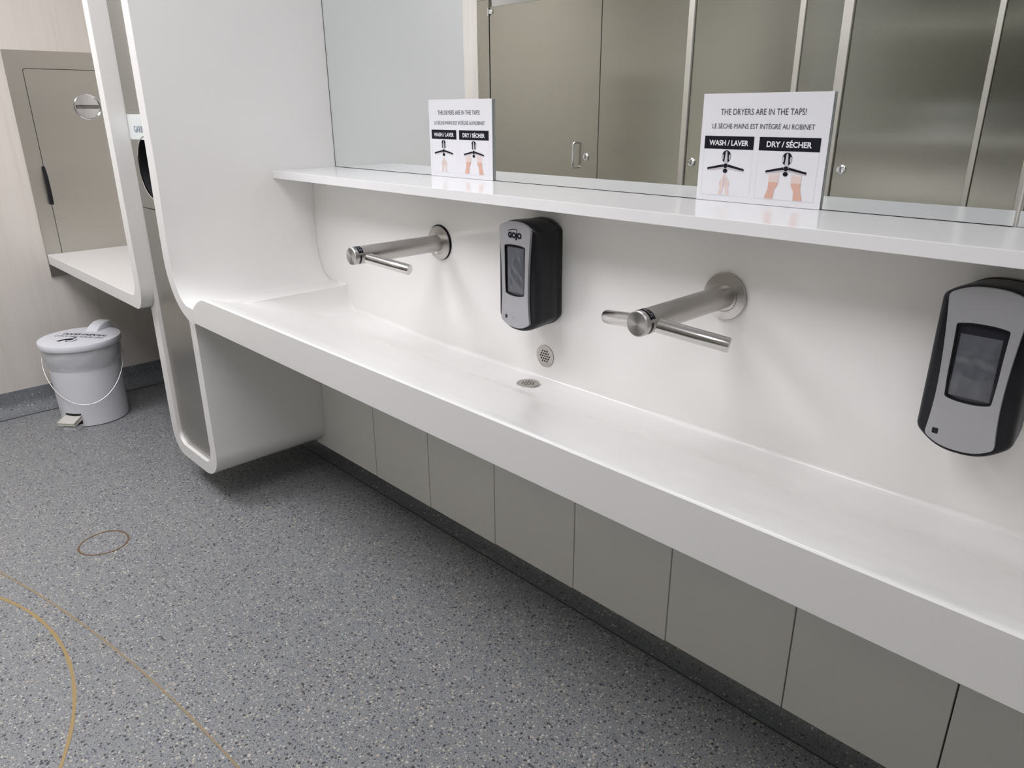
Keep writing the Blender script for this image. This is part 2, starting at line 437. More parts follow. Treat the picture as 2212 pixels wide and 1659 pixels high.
# ------------------------------------------------------------------ taps (spout bar with two blower wings)
TZ = .9918
def make_tap(x, label, gasket):
    t = thing('wall_tap', label, 'tap', (x, YWALL, TZ), 'wall taps with built-in hand dryers')
    R_ = .0240; Y0 = YWALL
    L = .302
    bm = bmesh.new(); lathe(bm, [(R_, -.009), (R_, -L + .0012), (R_ - .0012, -L)], 64, axis='Y')
    obj('spout', bm, TAPM, t, 40)
    bm = bmesh.new(); lathe(bm, [(R_ - .0010, -L - .0001), (R_ - .0020, -L - .0014), (.0005, -L - .0014)], 64, axis='Y'); obj('end_cap', bm, TAPEND, t, 40)
    bm = bmesh.new(); lathe(bm, [(.0475, -.0032), (.0490, -.0050), (.0478, -.0078), (.0312, -.0098), (.0300, -.0090), (.0292, -.0106), (.0250, -.0112)], 64, axis='Y')
    obj('wall_flange', bm, TAPM, t, 30)
    bm = bmesh.new(); g = .0512 if gasket else .0478
    lathe(bm, [(g, -.0004), (g, -.0028), (.02, -.0030)], 64, origin=((.0012, 0, .0015) if gasket else (0, 0, 0)), axis='Y'); obj('gasket', bm, BLACK if gasket else DULL, t, 30)
    hub = Vector((0, -.2700, -.003))
    for s in (-1, 1):
        d = Vector((s * .1385, .0550, -.0260))
        bm = bmesh.new(); p = [hub + d * q for q in (.10, .3, .6, .988, 1.0)]
        tube(bm, p, [.0138, .0138, .0138, .0138, .0129], 40)
        # slanted blower slot under the front of the wing
        w = obj('blower_wing', bm, WINGM, t, 40)
        bm = bmesh.new(); dn = Vector((0, -.35, -1)).normalized() * .0138
        side = d.normalized().cross(dn.normalized()) * .0007
        a, b = hub + d * .30 + dn * 1.01, hub + d * .97 + dn * 1.01
        bm.faces.new([bm.verts.new(v) for v in (a - side, b - side, b + side, a + side)])
        obj('air_slot', bm, DARK, w, 0)
    # label band on the top of the bar end
    bm = bmesh.new()
    rows = []
    for y in (-L + .0100, -L + .0250):
        rows.append([bm.verts.new(((R_ + .0004) * math.cos(math.radians(a)), y, (R_ + .0004) * math.sin(math.radians(a)))) for a in range(24, 142, 6)])
    for k in range(len(rows[0]) - 1): bm.faces.new((rows[0][k], rows[0][k + 1], rows[1][k + 1], rows[1][k]))
    lb = obj('label_band', bm, INK, t, 0)
    bm = bmesh.new()
    for (y, spans) in ((-L + .0145, ((34, 44), (48, 66), (72, 90))), (-L + .0195, ((38, 58), (62, 68), (74, 96)))):
        for a0, a1 in spans:
            for a in range(a0, a1 - 2, 3):
                if (a // 3 + int(y * 2000)) % 4 == 0: continue
                q = []
                for aa, yy in ((a, y), (a + 2.2, y), (a + 2.2, y + .0014), (a, y + .0014)):
                    q.append(bm.verts.new(((R_ + .0007) * math.cos(math.radians(aa)), yy, (R_ + .0007) * math.sin(math.radians(aa)))))
                bm.faces.new(q)
    obj('label_lettering', bm, PAPER, lb, 0)
    # sensor slot, a rounded black stripe on the flank
    bm = bmesh.new(); y0 = -L + .0150; hw = .0030
    cols = []
    for a in range(10, -56, -3):
        f = min(1, math.sqrt(max(0, 1 - (max(0, (a - 2) / 8.5)) ** 2)) if a > 2 else 1, 1)
        if a < -47: f = math.sqrt(max(0, 1 - ((-47 - a) / 8.5) ** 2))
        cols.append([bm.verts.new(((R_ + .0004) * math.cos(math.radians(a)), y0 + q * hw * f, (R_ + .0004) * math.sin(math.radians(a)))) for q in (-1, 1)])
    for a, b in zip(cols, cols[1:]): bm.faces.new((a[0], b[0], b[1], a[1]))
    obj('sensor_slot', bm, BLACK, t, 0)
    return t
make_tap(.7045, 'steel wall tap with two blower wings, nearest the side panel', True)
make_tap(1.6420, 'steel wall tap with two blower wings, between the two soap dispensers', False)

# ------------------------------------------------------------------ soap dispensers
def arch_outline(wtop, wmid, wbot, ztop, zbot, sag_t, sag_b, zmid, n=14, rt=.006):
    """hourglass outline with arched ends, centred at x=0"""
    R1 = []
    zc_t, zc_b = ztop - sag_t, zbot + sag_b
    for k in range(n + 1):                       # right side from bottom to top
        z = zc_b + (zc_t - zc_b) * k / n
        if z > zmid: q = (z - zmid) / (zc_t - zmid); w = wmid + (wtop - wmid) * q ** 1.8
        else: q = (zmid - z) / (zmid - zc_b); w = wmid + (wbot - wmid) * q ** 1.8
        R1.append((w, z))
    top = []
    for k in range(1, 12):
        s = 1 - 2 * k / 12; top.append((wtop * s * .99, zc_t + sag_t * (1 - abs(s) ** 2.6) if abs(s) < 1 else zc_t))
    left = [(-w, z) for w, z in R1[::-1]]
    botm = []
    for k in range(1, 12):
        s = -1 + 2 * k / 12; botm.append((wbot * s * .99, zc_b - sag_b * (1 - abs(s) ** 2.6)))
    P = R1 + top + left + botm
    for _ in range(2):
        P = [q for a, b in zip(P, P[1:] + P[:1]) for q in ((a[0] * .75 + b[0] * .25, a[1] * .75 + b[1] * .25), (a[0] * .25 + b[0] * .75, a[1] * .25 + b[1] * .75))]
    return P
def make_dispenser(x, label, logo, tone):
    t = thing('soap_dispenser', label, 'soap dispenser', (x, YWALL, 0.836), 'black and silver soap dispensers')
    Z = -.836
    def lay(bm, specs):
        rings = []
        for y, g, dz in specs:
            o = arch_outline(.0605 * g, .0615 * g, .0625 * g, 1.1068 + Z - dz, .8320 + Z + dz, .022, .030, 1.0 + Z)
            rings.append([bm.verts.new((px, y, pz)) for px, pz in o])
        n = len(rings[0])
        for a, b in zip(rings, rings[1:]):
            for k in range(n): bm.faces.new((a[k], a[(k + 1) % n], b[(k + 1) % n], b[k]))
        bm.faces.new(rings[0]); bm.faces.new(rings[-1][::-1])
    bm = bmesh.new(); lay(bm, [(-.0004, .96, .004), (-.004, .985, .002), (-.0155, 1.01, .002), (-.0175, .985, .004)]); obj('back_plate', bm, BLACK, t, 30)
    bm = bmesh.new(); lay(bm, [(-.0176, .985, .006), (-.0195, 1.015, .003), (-.045, 1.06, .0015), (-.080, 1.10, .0), (-.0890, 1.095, .0), (-.0950, 1.06, .0008), (-.0985, 1.0, .002), (-.1002, .93, .004)]); obj('housing', bm, BLACK, t, 40)
    F = ((0, -.1078, 0), (1, 0, 0), (0, 0, 1))
    out = arch_outline(.0545, .0450, .0500, 1.1045 + Z, .8418 + Z, .0150, .0165, .935 + Z)
    win = arch_outline(.0360, .0345, .0325, 1.0495 + Z, .9220 + Z, .0040, .0050, .98 + Z)
    bm = bmesh.new(); plate(bm, out, [win], F, .0070)
    fp = obj('front_plate', bm, SILVER, t, 0)
    ow = [(a * 1.035, (b - (.986 + Z)) * 1.015 + (.986 + Z)) for a, b in win]
    iw = [(a * .94, (b - (.986 + Z)) * .968 + (.986 + Z)) for a, b in win]
    bm = bmesh.new(); plate(bm, win, [iw], ((0, -.1079, 0), (1, 0, 0), (0, 0, 1)), .0062); obj('window_frame', bm, BLACK, fp, 0)
    bm = bmesh.new(); plate(bm, iw, [], ((0, -.1035, 0), (1, 0, 0), (0, 0, 1)), .0012); obj('viewing_window', bm, SMOKE, fp, 0)
    # crumpled refill bag behind the window
    bm = bmesh.new(); N = 22; gr = []
    random.seed(3 if logo else 5)
    off = random.random() * 9
    for i in range(N + 1):
        row = []
        for k in range(N + 1):
            px = -.0285 + .057 * i / N; pz = .9300 + (.112 if logo else .100) * k / N + Z
            h = noise.fractal(Vector((px * 60 + off, 0, pz * 55)), .8, 2.1, 4) * .0016 + .0010 * math.sin(px * (210 if logo else 20) + pz * 160 + 3 * noise.noise(Vector((px * 40, off, pz * 30))))
            e = min(1, 5 * min(i, N - i) / N, 5 * min(k, N - k) / N)
            row.append(bm.verts.new((px, -.1042 - .0016 * e - max(-.0010, h) * .8 * e, pz)))
        gr.append(row)
    for a, b in zip(gr, gr[1:]):
        for k in range(N): bm.faces.new((a[k], b[k], b[k + 1], a[k + 1]))
    obj('refill_bag', bm, BAG, fp, 40)
    # sensor eye and faint hand mark
    bm = bmesh.new(); plate(bm, rrect(-.0395 if not logo else -.0345, -.0305 if not logo else -.0270, .8615 + Z, .8710 + Z, .0018), [], ((0, -.1082, 0), (1, 0, 0), (0, 0, 1)), .0004); obj('sensor_eye', bm, BLACK, fp, 0)
    if logo:
        hm = bmesh.new()
        for a0, r0 in ((60, .006), (90, .0085), (120, .006), (30, .005), (150, .005)):
            c, s = math.cos(math.radians(a0)), math.sin(math.radians(a0))
            plate(hm, [(c * .002 - s * .0006, s * .002 + c * .0006), (c * .002 + s * .0006, s * .002 - c * .0006), (c * r0 + s * .0006, s * r0 - c * .0006), (c * r0 - s * .0006, s * r0 + c * .0006)], [], ((-.004, -.1080, .866 + Z), (1, 0, 0), (0, 0, 1)), 0)
        plate(hm, circ(0, -.0005, .0075, 24, .0028)[12:], [circ(0, -.0008, .0062, 24, .0016)[13:23]] if False else [], ((-.004, -.1080, .866 + Z), (1, 0, 0), (0, 0, 1)), 0)
        obj('hand_mark', hm, mat('faint_grey_print', (.30, .30, .33), .5), fp, 0)
        text('logo_lettering', 'GOJO', ((0, -.1078, 0), (1, 0, 0), (0, 0, 1)), .047, .0190, INK, fp, bold=.075, anchor=(.001, 1.0700 + Z))
        bm = bmesh.new()
        up = [(-.024 + .034 * k / 12, 1.0800 + Z + .0070 * math.sin(PI * (k / 12) ** .7 * .62)) for k in range(13)]
        dn = [(a + .001, b - .0016 * math.sin(PI * k / 12) ** .5 - .0002) for k, (a, b) in enumerate(up)]
        plate(bm, up + dn[::-1], [], ((0, -.1082, 0), (1, 0, 0), (0, 0, 1)), 0)
        plate(bm, [(math.cos(PI / 2 + k * PI / 5) * (.0030 if k % 2 == 0 else .0012) + .0075, math.sin(PI / 2 + k * PI / 5) * (.0030 if k % 2 == 0 else .0012) + 1.0835 + Z) for k in range(10)], [], ((0, -.1082, 0), (1, 0, 0), (0, 0, 1)), 0)
        obj('logo_swoosh', bm, INK, fp, 0)
    # seam line of the hinged cover on the flank
    return t
make_dispenser(1.1270, 'black and silver soap dispenser with printed logo, between the two taps', True, 0)
make_dispenser(2.1330, 'black and silver soap dispenser without logo at the right edge', False, 1)

# ------------------------------------------------------------------ drain grates
def make_grate(name, origin, right, up, label, r):
    t = thing(name, label, 'drain grate', origin)
    hs = []
    s = r * .265
    for q in range(-2, 3):
        for w in range(-2, 3):
            if abs(q + w) <= 2: hs.append(circ(s * (q + w * .5) * 1.0, s * w * .866, s * .34, 12))
    bm = bmesh.new(); plate(bm, circ(0, 0, r, 48), hs, ((0, 0, 0), right, up), .0018)
    N = Vector(right).cross(Vector(up))
    for v in bm.verts: v.co += N * .0022
    obj('perforated_disc', bm, DULL, t, 0)
    bm = bmesh.new(); plate(bm, circ(0, 0, r * .72, 32), [], (tuple(N * .00035), right, up), 0); obj('drain_hole', bm, DARK, t, 0)
    return t
make_grate('overflow_grate', (1.1320, YWALL - .0002, .7430), (1, 0, 0), (0, 0, 1), 'round perforated steel grate set in the back wall below the dispenser', .0300)
make_grate('drain_grate', (1.1390, -.1745, .6855), (1, 0, 0), (0, 1, 0), 'round perforated steel drain grate lying in the bottom of the trough', .0300)

# ------------------------------------------------------------------ signs on the shelf
def make_sign(x0, label):
    w, h = .277, .215
    t = thing('instruction_sign', label, 'sign', (x0, -.0050, 1.1690), 'hand dryer signs leaning on the mirror')
    bm = box(0, w, -.0052, 0, 0, h, bev=.0004, seg=1)
    bd = obj('board', bm, [PAPER, CUT], t, 0)
    for p in bd.data.polygons:
        if abs(p.normal.y) < .7: p.material_index = 1
    F = ((0, -.0053, 0), (1, 0, 0), (0, 0, 1))
    X = lambda u: u * w
    Zv = lambda v: (1 - v) * h
    text('english_line', 'THE DRYERS ARE IN THE TAPS!', F, w * .665, .0118, GREYINK, t, anchor=(X(.488), Zv(.165)))
    text('french_line', 'LE SÈCHE-MAINS EST INTÉGRÉ AU ROBINET', F, w * .80, .0122, GREYINK, t, anchor=(X(.494), Zv(.288)))
    for (u0, u1, txt, nm) in ((.038, .450, 'WASH / LAVER', 'wash_heading'), (.493, .950, 'DRY / SÉCHER', 'dry_heading')):
        b = flat(nm, [(X(u0), Zv(.505)), (X(u1), Zv(.505)), (X(u1), Zv(.385)), (X(u0), Zv(.385))], F, INK, t, .0003)
        k = .0110 if 'É' not in txt else .0142
        text('heading_text', txt, F, (u1 - u0) * w * (.80 if 'W' in txt else .74), k, PAPER, b, bold=.03, lift=.0007, anchor=(X((u0 + u1) / 2), Zv(.447 if 'W' in txt else .441)))
        bm = bmesh.new(); a, c, e, f = X(u0), X(u1), Zv(.945), Zv(.505); q = .00035
        for r in ((a, a + q, e, f), (c - q, c, e, f), (a, c, e, e + q)):
            plate(bm, [(r[0], r[2]), (r[1], r[2]), (r[1], r[3]), (r[0], r[3])], [], ((0, -.0056, 0), (1, 0, 0), (0, 0, 1)), 0)
        obj('box_outline', bm, LINEINK, t, 0)
    def picto(cu, dry):
        cx = X(cu)
        if True:
            bm1, bm2, bm3, bm4 = bmesh.new(), bmesh.new(), bmesh.new(), bmesh.new()
            fr = lambda l: ((cx, -.0053 - l, Zv(.655)), (1, 0, 0), (0, 0, 1))
            # bulb: dark outer, light spout running down it
            plate(bm1, circ(0, .0175, .0105, 28, .0125), [], fr(.0004), 0)
            plate(bm2, [(-.0016, .028), (.0016, .028), (.0042, .003), (-.0042, .003)], [], fr(.0006), 0)
            plate(bm2, circ(-.0080, .0165, .0019, 14, .006), [], fr(.0006), 0); plate(bm2, circ(.0080, .0165, .0019, 14, .006), [], fr(.0006), 0)
            for s in (-1, 1):                 # wings: dark upper band, light lower band
                plate(bm1, [(s * .004, .0022), (s * .043, -.0060), (s * .043, -.0100), (s * .004, -.0030)][::s], [], fr(.0005), 0)
                plate(bm4, [(s * .004, -.0030), (s * .043, -.0100), (s * .0425, -.0125), (s * .004, -.0068)][::s], [], fr(.0005), 0)
            plate(bm1, circ(0, -.0010, .0048, 20), [], fr(.0008), 0)
            plate(bm2, [(-.0065, .001), (0, -.0055), (.0065, .001), (.0055, -.009), (0, -.0055), (-.0055, -.009)][:3] , [], fr(.0007), 0)
            plate(bm2, [(-.0055, -.0100), (0, -.0045), (.0055, -.0100)], [], fr(.0007), 0)
            plate(bm1, circ(0, -.0112, .0052, 20, .0045), [], fr(.0009), 0)
            p = obj('dry_pictogram' if dry else 'wash_pictogram', bm1, INK, t, 0)
            obj('tap_highlight', bm2, PGREY, p, 0); bm3.free(); obj('wing_highlight', bm4, SILV, p, 0)
        fr = ((cx, -.0053, Zv(.655)), (1, 0, 0), (0, 0, 1))
        if not dry:
            for s in (-1, 1):
                hand = [(s * .0008, -.0180), (s * .0035, -.0200), (s * .0065, -.0270), (s * .0120, -.0330), (s * .0125, -.0400), (s * .0095, -.0450), (s * .0130, -.0590), (s * .0125, -.0600), (s * .0045, -.0600), (s * .0030, -.0480), (s * .0005, -.0400)]
                flat('printed_hand', hand[::s], fr, SKINL, p, .0004)
                flat('hand_crease', [(s * .0010, -.0260), (s * .0016, -.0260), (s * .0050, -.0370), (s * .0042, -.0372)][::s], fr, PGREY, p, .0006)
        else:
            for s in (-1, 1):
                for f in range(4):
                    px = s * (.0150 + f * .0042)
                    flat('printed_fingertip', circ(px, -.0040 - f * .0010 + .0008 * (f in (1, 2)), .0019, 10, .0045), fr, SKINL, p, .00035)
                flat('printed_hand', [(s * .0125, -.0110), (s * .0350, -.0140), (s * .0345, -.0230), (s * .0330, -.0300), (s * .0140, -.0300), (s * .0125, -.0220)][::s], fr, SKINL, p, .00035)
                flat('printed_arm', [(s * .0130, -.0285), (s * .0235, -.0275), (s * .0345, -.0285), (s * .0340, -.0330), (s * .0345, -.0420), (s * .0405, -.0590), (s * .0390, -.0605), (s * .0215, -.0605), (s * .0205, -.0430), (s * .0150, -.0350)][::s], fr, SKIN, p, .00045)
    picto(.235, False); picto(.720, True)
    return t
make_sign(.5590, 'smaller-looking far white hand dryer instruction sign, left one on the shelf')
make_sign(1.4950, 'large near white hand dryer instruction sign, right one on the shelf')

# ------------------------------------------------------------------ waste tower between the two niches
wt = thing('waste_tower', 'narrow steel waste tower with white rounded U surround beside the counter', 'waste bin', (-.2, -.57, .11))
B = (-.2, -.57, .11)
bm = bmesh.new()
outer = [(-.4050, .6825)] + arc(-.4050 + .090, .1170 + .100, .090, .100, 180, 270, 12) + arc(-.120, .1170 + .100, .120, .100, 270, 360, 14) + [(0, .7310)]
inner = [(-.0480, .7310)] + arc(-.0480 - .055, .164 + .060, .055, .060, 360, 270, 8) + arc(-.3500 + .050, .164 + .055, .050, .055, 270, 180, 8) + [(-.3470, .775)] + arc(-.4180, .7550, .0712, .0712, 352, 282, 9)
sweep_y(bm, outer + inner, -.5797, -.0400)
bmesh.ops.bevel(bm, geom=[e for e in bm.edges if all(abs(v.co.y + .5797) < 1e-6 for v in e.verts)], offset=.002, segments=2, profile=.5, affect='EDGES')
setloc(obj('white_surround', bm, WHITE, wt, 22), B)
F = ((0, -.5660, 0), (1, 0, 0), (0, 0, 1))
bm = bmesh.new(); plate(bm, rrect(-.3445, -.0640, .1680, 1.0465, [.045, .045, .002, .002]), [], F, .012)
setloc(obj('lower_door', bm, STEEL, wt, 0), B)
bm = bmesh.new(); plate(bm, rrect(-.3460, -.0645, 1.0495, 2.30, .002), [circ(-.2080, 1.1830, .100, 56)], F, .012)
setloc(obj('upper_panel', bm, STEEL, wt, 0), B)
bm = bmesh.new(); lathe(bm, [(.1012, 0), (.1012, -.0012), (.1000, -.0018), (.0975, -.001), (.0970, .045)], 56, origin=(-.2080, -.5664, 1.1830), axis='Y', caps=False)
setloc(obj('opening_rim', bm, CHROME, wt, 40), B)
bm = bmesh.new(); lathe(bm, [(.0965, .044), (.0005, .046)], 40, origin=(-.2080, -.5664, 1.1830), axis='Y', caps=False); lathe(bm, [(.0966, .003), (.0964, .044)], 56, origin=(-.2080, -.5664, 1.1830), axis='Y', caps=False)
setloc(obj('waste_opening', bm, DARK, wt, 40), B)
bm = bmesh.new(); bx(bm, -.3440, -.0645, -.5000, -.0400, .80, 2.28); bx(bm, -.340, -.066, -.530, -.06, .17, .69)
setloc(obj('inner_carcass', bm, mat('grey_carcass', (.30, .30, .30), .6), wt, 0), B)
st = bmesh.new(); random.seed(11)
e = rrect(-.3440, -.1150, 1.2705, 1.3480, .003, 2)
e = [(a + random.uniform(-.0008, .0008), b + random.uniform(-.001, .001)) for a, b in e]
plate(st, e, [], ((0, -.5664, 0), (1, 0, 0), (0, 0, 1)), .0003)
so = setloc(obj('waste_sticker', st, STICK, wt, 0), B)
tx = text('sticker_text', 'GARBAGE', ((0, -.5667, 0), (1, 0, 0), (0, 0, 1)), .138, .0200, mat('blue_grey_ink', (.16, .20, .30), .5), so, anchor=(-.2250, 1.3030), lift=.0004)
setloc(tx, B)

# ------------------------------------------------------------------ left niche: white ledge and panel
ns = thing('niche_ledge', 'white ledge with upright side panel in the left niche above the pail', 'ledge', (-.6, -.3, .70))
B = (-.6, -.3, .70)
bm = bmesh.new()
prof = [(-.3985, 2.30)] + arc(-.3985 - .045, .7300 + .062, .045, .062, 360, 270, 10) + [(XE + .013, .7300), (XE + .013, .6850)] + arc(-.3480 - .070, .6850 + .085, .070, .085, 270, 360, 12) + [(-.3480, 2.30)]
sweep_y(bm, prof, YC, -.0005)
bmesh.ops.bevel(bm, geom=[e for e in bm.edges if all(abs(v.co.y - YC) < 1e-6 for v in e.verts)], offset=.002, segments=2, profile=.5, affect='EDGES')
setloc(obj('ledge_sheet', bm, WHITE, ns, 22), B)

# steel cabinet let into the end wall
cb = thing('steel_wall_cabinet', 'brushed steel cabinet with round turn latch on the end wall', 'wall cabinet', (XE, -.3, .62))
B = (XE, -.3, .62)
FX = lambda lift: ((XE + lift, 0, 0), (0, 1, 0), (0, 0, 1))
bm = bmesh.new(); plate(bm, [(-.6235, .625), (-.02, .625), (-.02, 1.6110), (-.6235, 1.6110)], [rrect(-.5600, -.085, .60 + .035, 1.5380, .012)], FX(.0120), .0118)
setloc(obj('frame', bm, STEEL, cb, 0), B)
bm = bmesh.new(); plate(bm, [(-.6, .63), (-.05, .63), (-.05, 1.6), (-.6, 1.6)], [], FX(.0030), .0025); setloc(obj('door_reveal', bm, DARK, cb, 0), B)
bm = bmesh.new(); plate(bm, rrect(-.5575, -.0875, .6375, 1.5355, .010), [circ(-.3260, 1.3790, .0535, 48)], FX(.0122), .0085); dr = setloc(obj('door', bm, STEEL, cb, 0), B)
bm = bmesh.new(); lathe(bm, [(.0580, .0002), (.0575, .0026), (.0550, .0036), (.0520, .0026), (.0500, .0002), (.0440, -.0040), (.0340, -.0075), (.0180, -.0098), (.0005, -.0104)], 56, origin=(XE + .0122, -.3260, 1.3790), axis='X')
kn = setloc(obj('turn_latch', bm, mat('latch_steel', (.68, .68, .70), .10, 1.0), dr, 40), B)
bm = bmesh.new()
for k in range(17):
    pass
n = 20; rows = []
for k in range(n + 1):
    y = -.3260 + (-.047 + .094 * k / n); h = .0045 + .0065 * (1 - abs(2 * k / n - 1) ** 2)
    rows.append([bm.verts.new((XE + .0122 + q * h, y, 1.3790 + dz)) for q, dz in ((.1, -.0085), (.95, -.0050), (1, 0), (.95, .0050), (.1, .0085))])
for a, b in zip(rows, rows[1:]):
    for k in range(4): bm.faces.new((a[k], b[k], b[k + 1], a[k + 1]))
setloc(obj('latch_bar', bm, mat('dark_latch_bar', (.22, .21, .20), .25, 1.0), dr, 60), B)
bm = bmesh.new()
hp = [(XE + .0125, -.5600, 1.126), (XE + .030, -.5600, 1.108), (XE + .0400, -.5595, 1.080), (XE + .0430, -.5590, 1.02), (XE + .0430, -.5590, .975), (XE + .036, -.5590, .956)]
prev = None
for (px, py, pz) in hp:
    ring = [bm.verts.new(v) for v in ((XE + .0118, py - .0075, pz), (px, py - .0060, pz), (px, py + .0045, pz), (XE + .0118, py + .0065, pz))]
    if prev:
        for k in range(4): bm.faces.new((prev[k], prev[(k + 1) % 4], ring[(k + 1) % 4], ring[k]))
    else: bm.faces.new(ring[::-1])
    prev = ring
bm.faces.new(prev)
bmesh.ops.bevel(bm, geom=list(bm.edges), offset=.0012, segments=2, affect='EDGES')
setloc(obj('pull_handle', bm, BLACK, cb, 40), B)

# ------------------------------------------------------------------ nappy pail
PC = (-1.305, -.628, 0)
pl = thing('pedal_pail', 'white plastic pedal pail with wire handle under the left ledge', 'pail', PC)
pd = Vector((.60, -.80, 0)).normalized(); rt = Vector((.80, .60, 0)).normalized()
bm = bmesh.new(); lathe(bm, [(.0005, .002), (.130, .0), (.1390, .004), (.1400, .012), (.1475, .262), (.1480, .270), (.1525, .278), (.1600, .366), (.155, .370), (.0005, .366)], 72)
obj('body', bm, PAIL, pl, 40)
bm = bmesh.new(); lathe(bm, [(.150, .3655), (.1690, .3650), (.1702, .3670), (.1700, .3890), (.1685, .3920), (.160, .3930), (.0005, .3950)], 72)
lid = obj('lid', bm, PAIL, pl, 40)
LF = (Vector((0, 0, .3948)), rt, -pd)
def lidz(o):
    for v in o.data.vertices:
        r = math.hypot(v.co.x, v.co.y); v.co.z = .3950 - .0025 * min(1, r / .16) + .0007
    return o
lidz(text('lid_text_english', 'DIAPER DISPOSAL', LF, .225, .024, INK, lid, bold=.03, anchor=(.012, .026)))
lidz(text('lid_text_french', 'COUCHES SOUILLÉES', LF, .245, .024, GREYINK, lid, bold=.01, anchor=(.004, -.006)))
bm = bmesh.new()
plate(bm, [(-.050, -.085), (-.040, -.060), (-.030, -.048), (-.012, -.040), (.002, -.040), (.010, -.055), (-.006, -.066), (-.022, -.070), (-.034, -.090)], [], LF, 0)
plate(bm, circ(.001, -.030, .009, 18), [], LF, 0)
q = [(.012, -.056), (.034, -.050), (.030, -.082), (.000, -.088), (-.012, -.076)]
cxm, cym = sum(a for a, _ in q) / 5, sum(b for _, b in q) / 5
plate(bm, q, [[(cxm + (a - cxm) * .72, cym + (b - cym) * .72) for a, b in q]], LF, 0)
lidz(obj('nappy_change_mark', bm, INK, lid, 0))
# hinge lug at the back
bm = bmesh.new(); bk = -pd
rows = []
for (d, z, w) in ((.075, .3945, .030), (.105, .412, .031), (.140, .424, .032), (.180, .424, .033), (.190, .414, .033), (.190, .33, .033)):
    rows.append([bm.verts.new(bk * d + rt * (s * w) + Vector((0, 0, zz))) for s, zz in ((-1, z - .004), (-.9, z), (.9, z), (1, z - .004))] if z > .34 else [bm.verts.new(bk * d + rt * (s * w) + Vector((0, 0, z))) for s in (-1, -.9, .9, 1)])
for a, b in zip(rows, rows[1:]):
    for k in range(3): bm.faces.new((a[k], b[k], b[k + 1], a[k + 1]))
low = [[bm.verts.new(bk * d + rt * (s * w) + Vector((0, 0, z))) for s in (-1, 1)] for (d, z, w) in ((.075, .392, .030), (.190, .33, .033), (.165, .33, .033), (.165, .392, .033))]
bm.faces.new([r[0] for r in rows[:]] + [low[2][0], low[3][0]]); bm.faces.new([r[3] for r in rows][::-1] + [low[3][1], low[2][1]][::1])
obj('hinge_lug', bm, PAIL, lid, 40)
# crinkled liner showing under the lid
bm = bmesh.new(); n = 120; rows = []
for k in range(9):
    q = k / 8; row = []
    for a in range(n):
        th = 2 * PI * a / n
        hh = .366 - (.086 + .006 * math.sin(2 * th + .6) + .0015 * math.sin(5 * th)) * q
        r = .1625 + .0045 * math.sin(PI * q) - .0095 * q + .0022 * noise.noise(Vector((math.cos(th) * 5, math.sin(th) * 5, q * 5 + th * .8))) * (q > .05) + .0012 * math.sin(9 * th + q * 6)
        row.append(bm.verts.new((r * math.cos(th), r * math.sin(th), hh)))
    rows.append(row)
for a, b in zip(rows, rows[1:]):
    for k in range(n): bm.faces.new((a[k], a[(k + 1) % n], b[(k + 1) % n], b[k]))
obj('plastic_liner', bm, LINER, pl, 60)
# wire bail
bm = bmesh.new(); sd = Vector((.35, .94, 0)).normalized(); fd = Vector((.94, -.35, 0)).normalized()
pts = []
for k in range(33):
    a = PI * k / 32
    pts.append(sd * (-.1660 * math.cos(a)) + fd * (.1600 * math.sin(a) ** .9) + Vector((0, 0, .310 - .195 * math.sin(a) ** 1.1)))
pts = [sd * -.1560 + Vector((0, 0, .316))] + pts + [sd * .1560 + Vector((0, 0, .316))]
tube(bm, pts, .0021, 10); obj('wire_handle', bm, WIRE, pl, 60)
# pedal
def obox(bm, c, ax, ay, hx, hy, z0, z1, bev=.002):
    r = bmesh.ops.create_cube(bm, size=1)
    for v in r['verts']:
        v.co = c + ax * (v.co.x * 2 * hx) + ay * (v.co.y * 2 * hy) + Vector((0, 0, z0 if v.co.z < 0 else z1))
    bmesh.ops.bevel(bm, geom=list({e for v in r['verts'] for e in v.link_edges}), offset=bev, segments=2, affect='EDGES')
bm = bmesh.new()
r = bmesh.ops.create_cube(bm, size=1)
for v in r['verts']:
    y = v.co.y > 0; z = v.co.z > 0; w = .040
    v.co = pd * (.186 if y else .128) + rt * (w * (1 if v.co.x > 0 else -1) - (.004 if y else 0)) + Vector((0, 0, (.040 if z else .028) if y else (.062 if z else .046)))
bmesh.ops.bevel(bm, geom=list(bm.edges), offset=.003, segments=2, affect='EDGES')
obj('foot_pedal', bm, PEDALM, pl, 40)
bm = bmesh.new(); obox(bm, pd * .150, rt, pd, .031, .026, .001, .017); obj('pedal_base', bm, PAIL, pl, 40)
bm = bmesh.new()
rows = []
for a in range(-16, 17, 4):
    dirv = pd * math.cos(math.radians(a)) + rt * math.sin(math.radians(a)); rows.append([bm.verts.new(dirv * .1423 + Vector((0, 0, z))) for z in (.018, .068)])
for a, b in zip(rows, rows[1:]): bm.faces.new((a[0], b[0], b[1], a[1]))
obj('pedal_slot', bm, DARK, pl, 0)

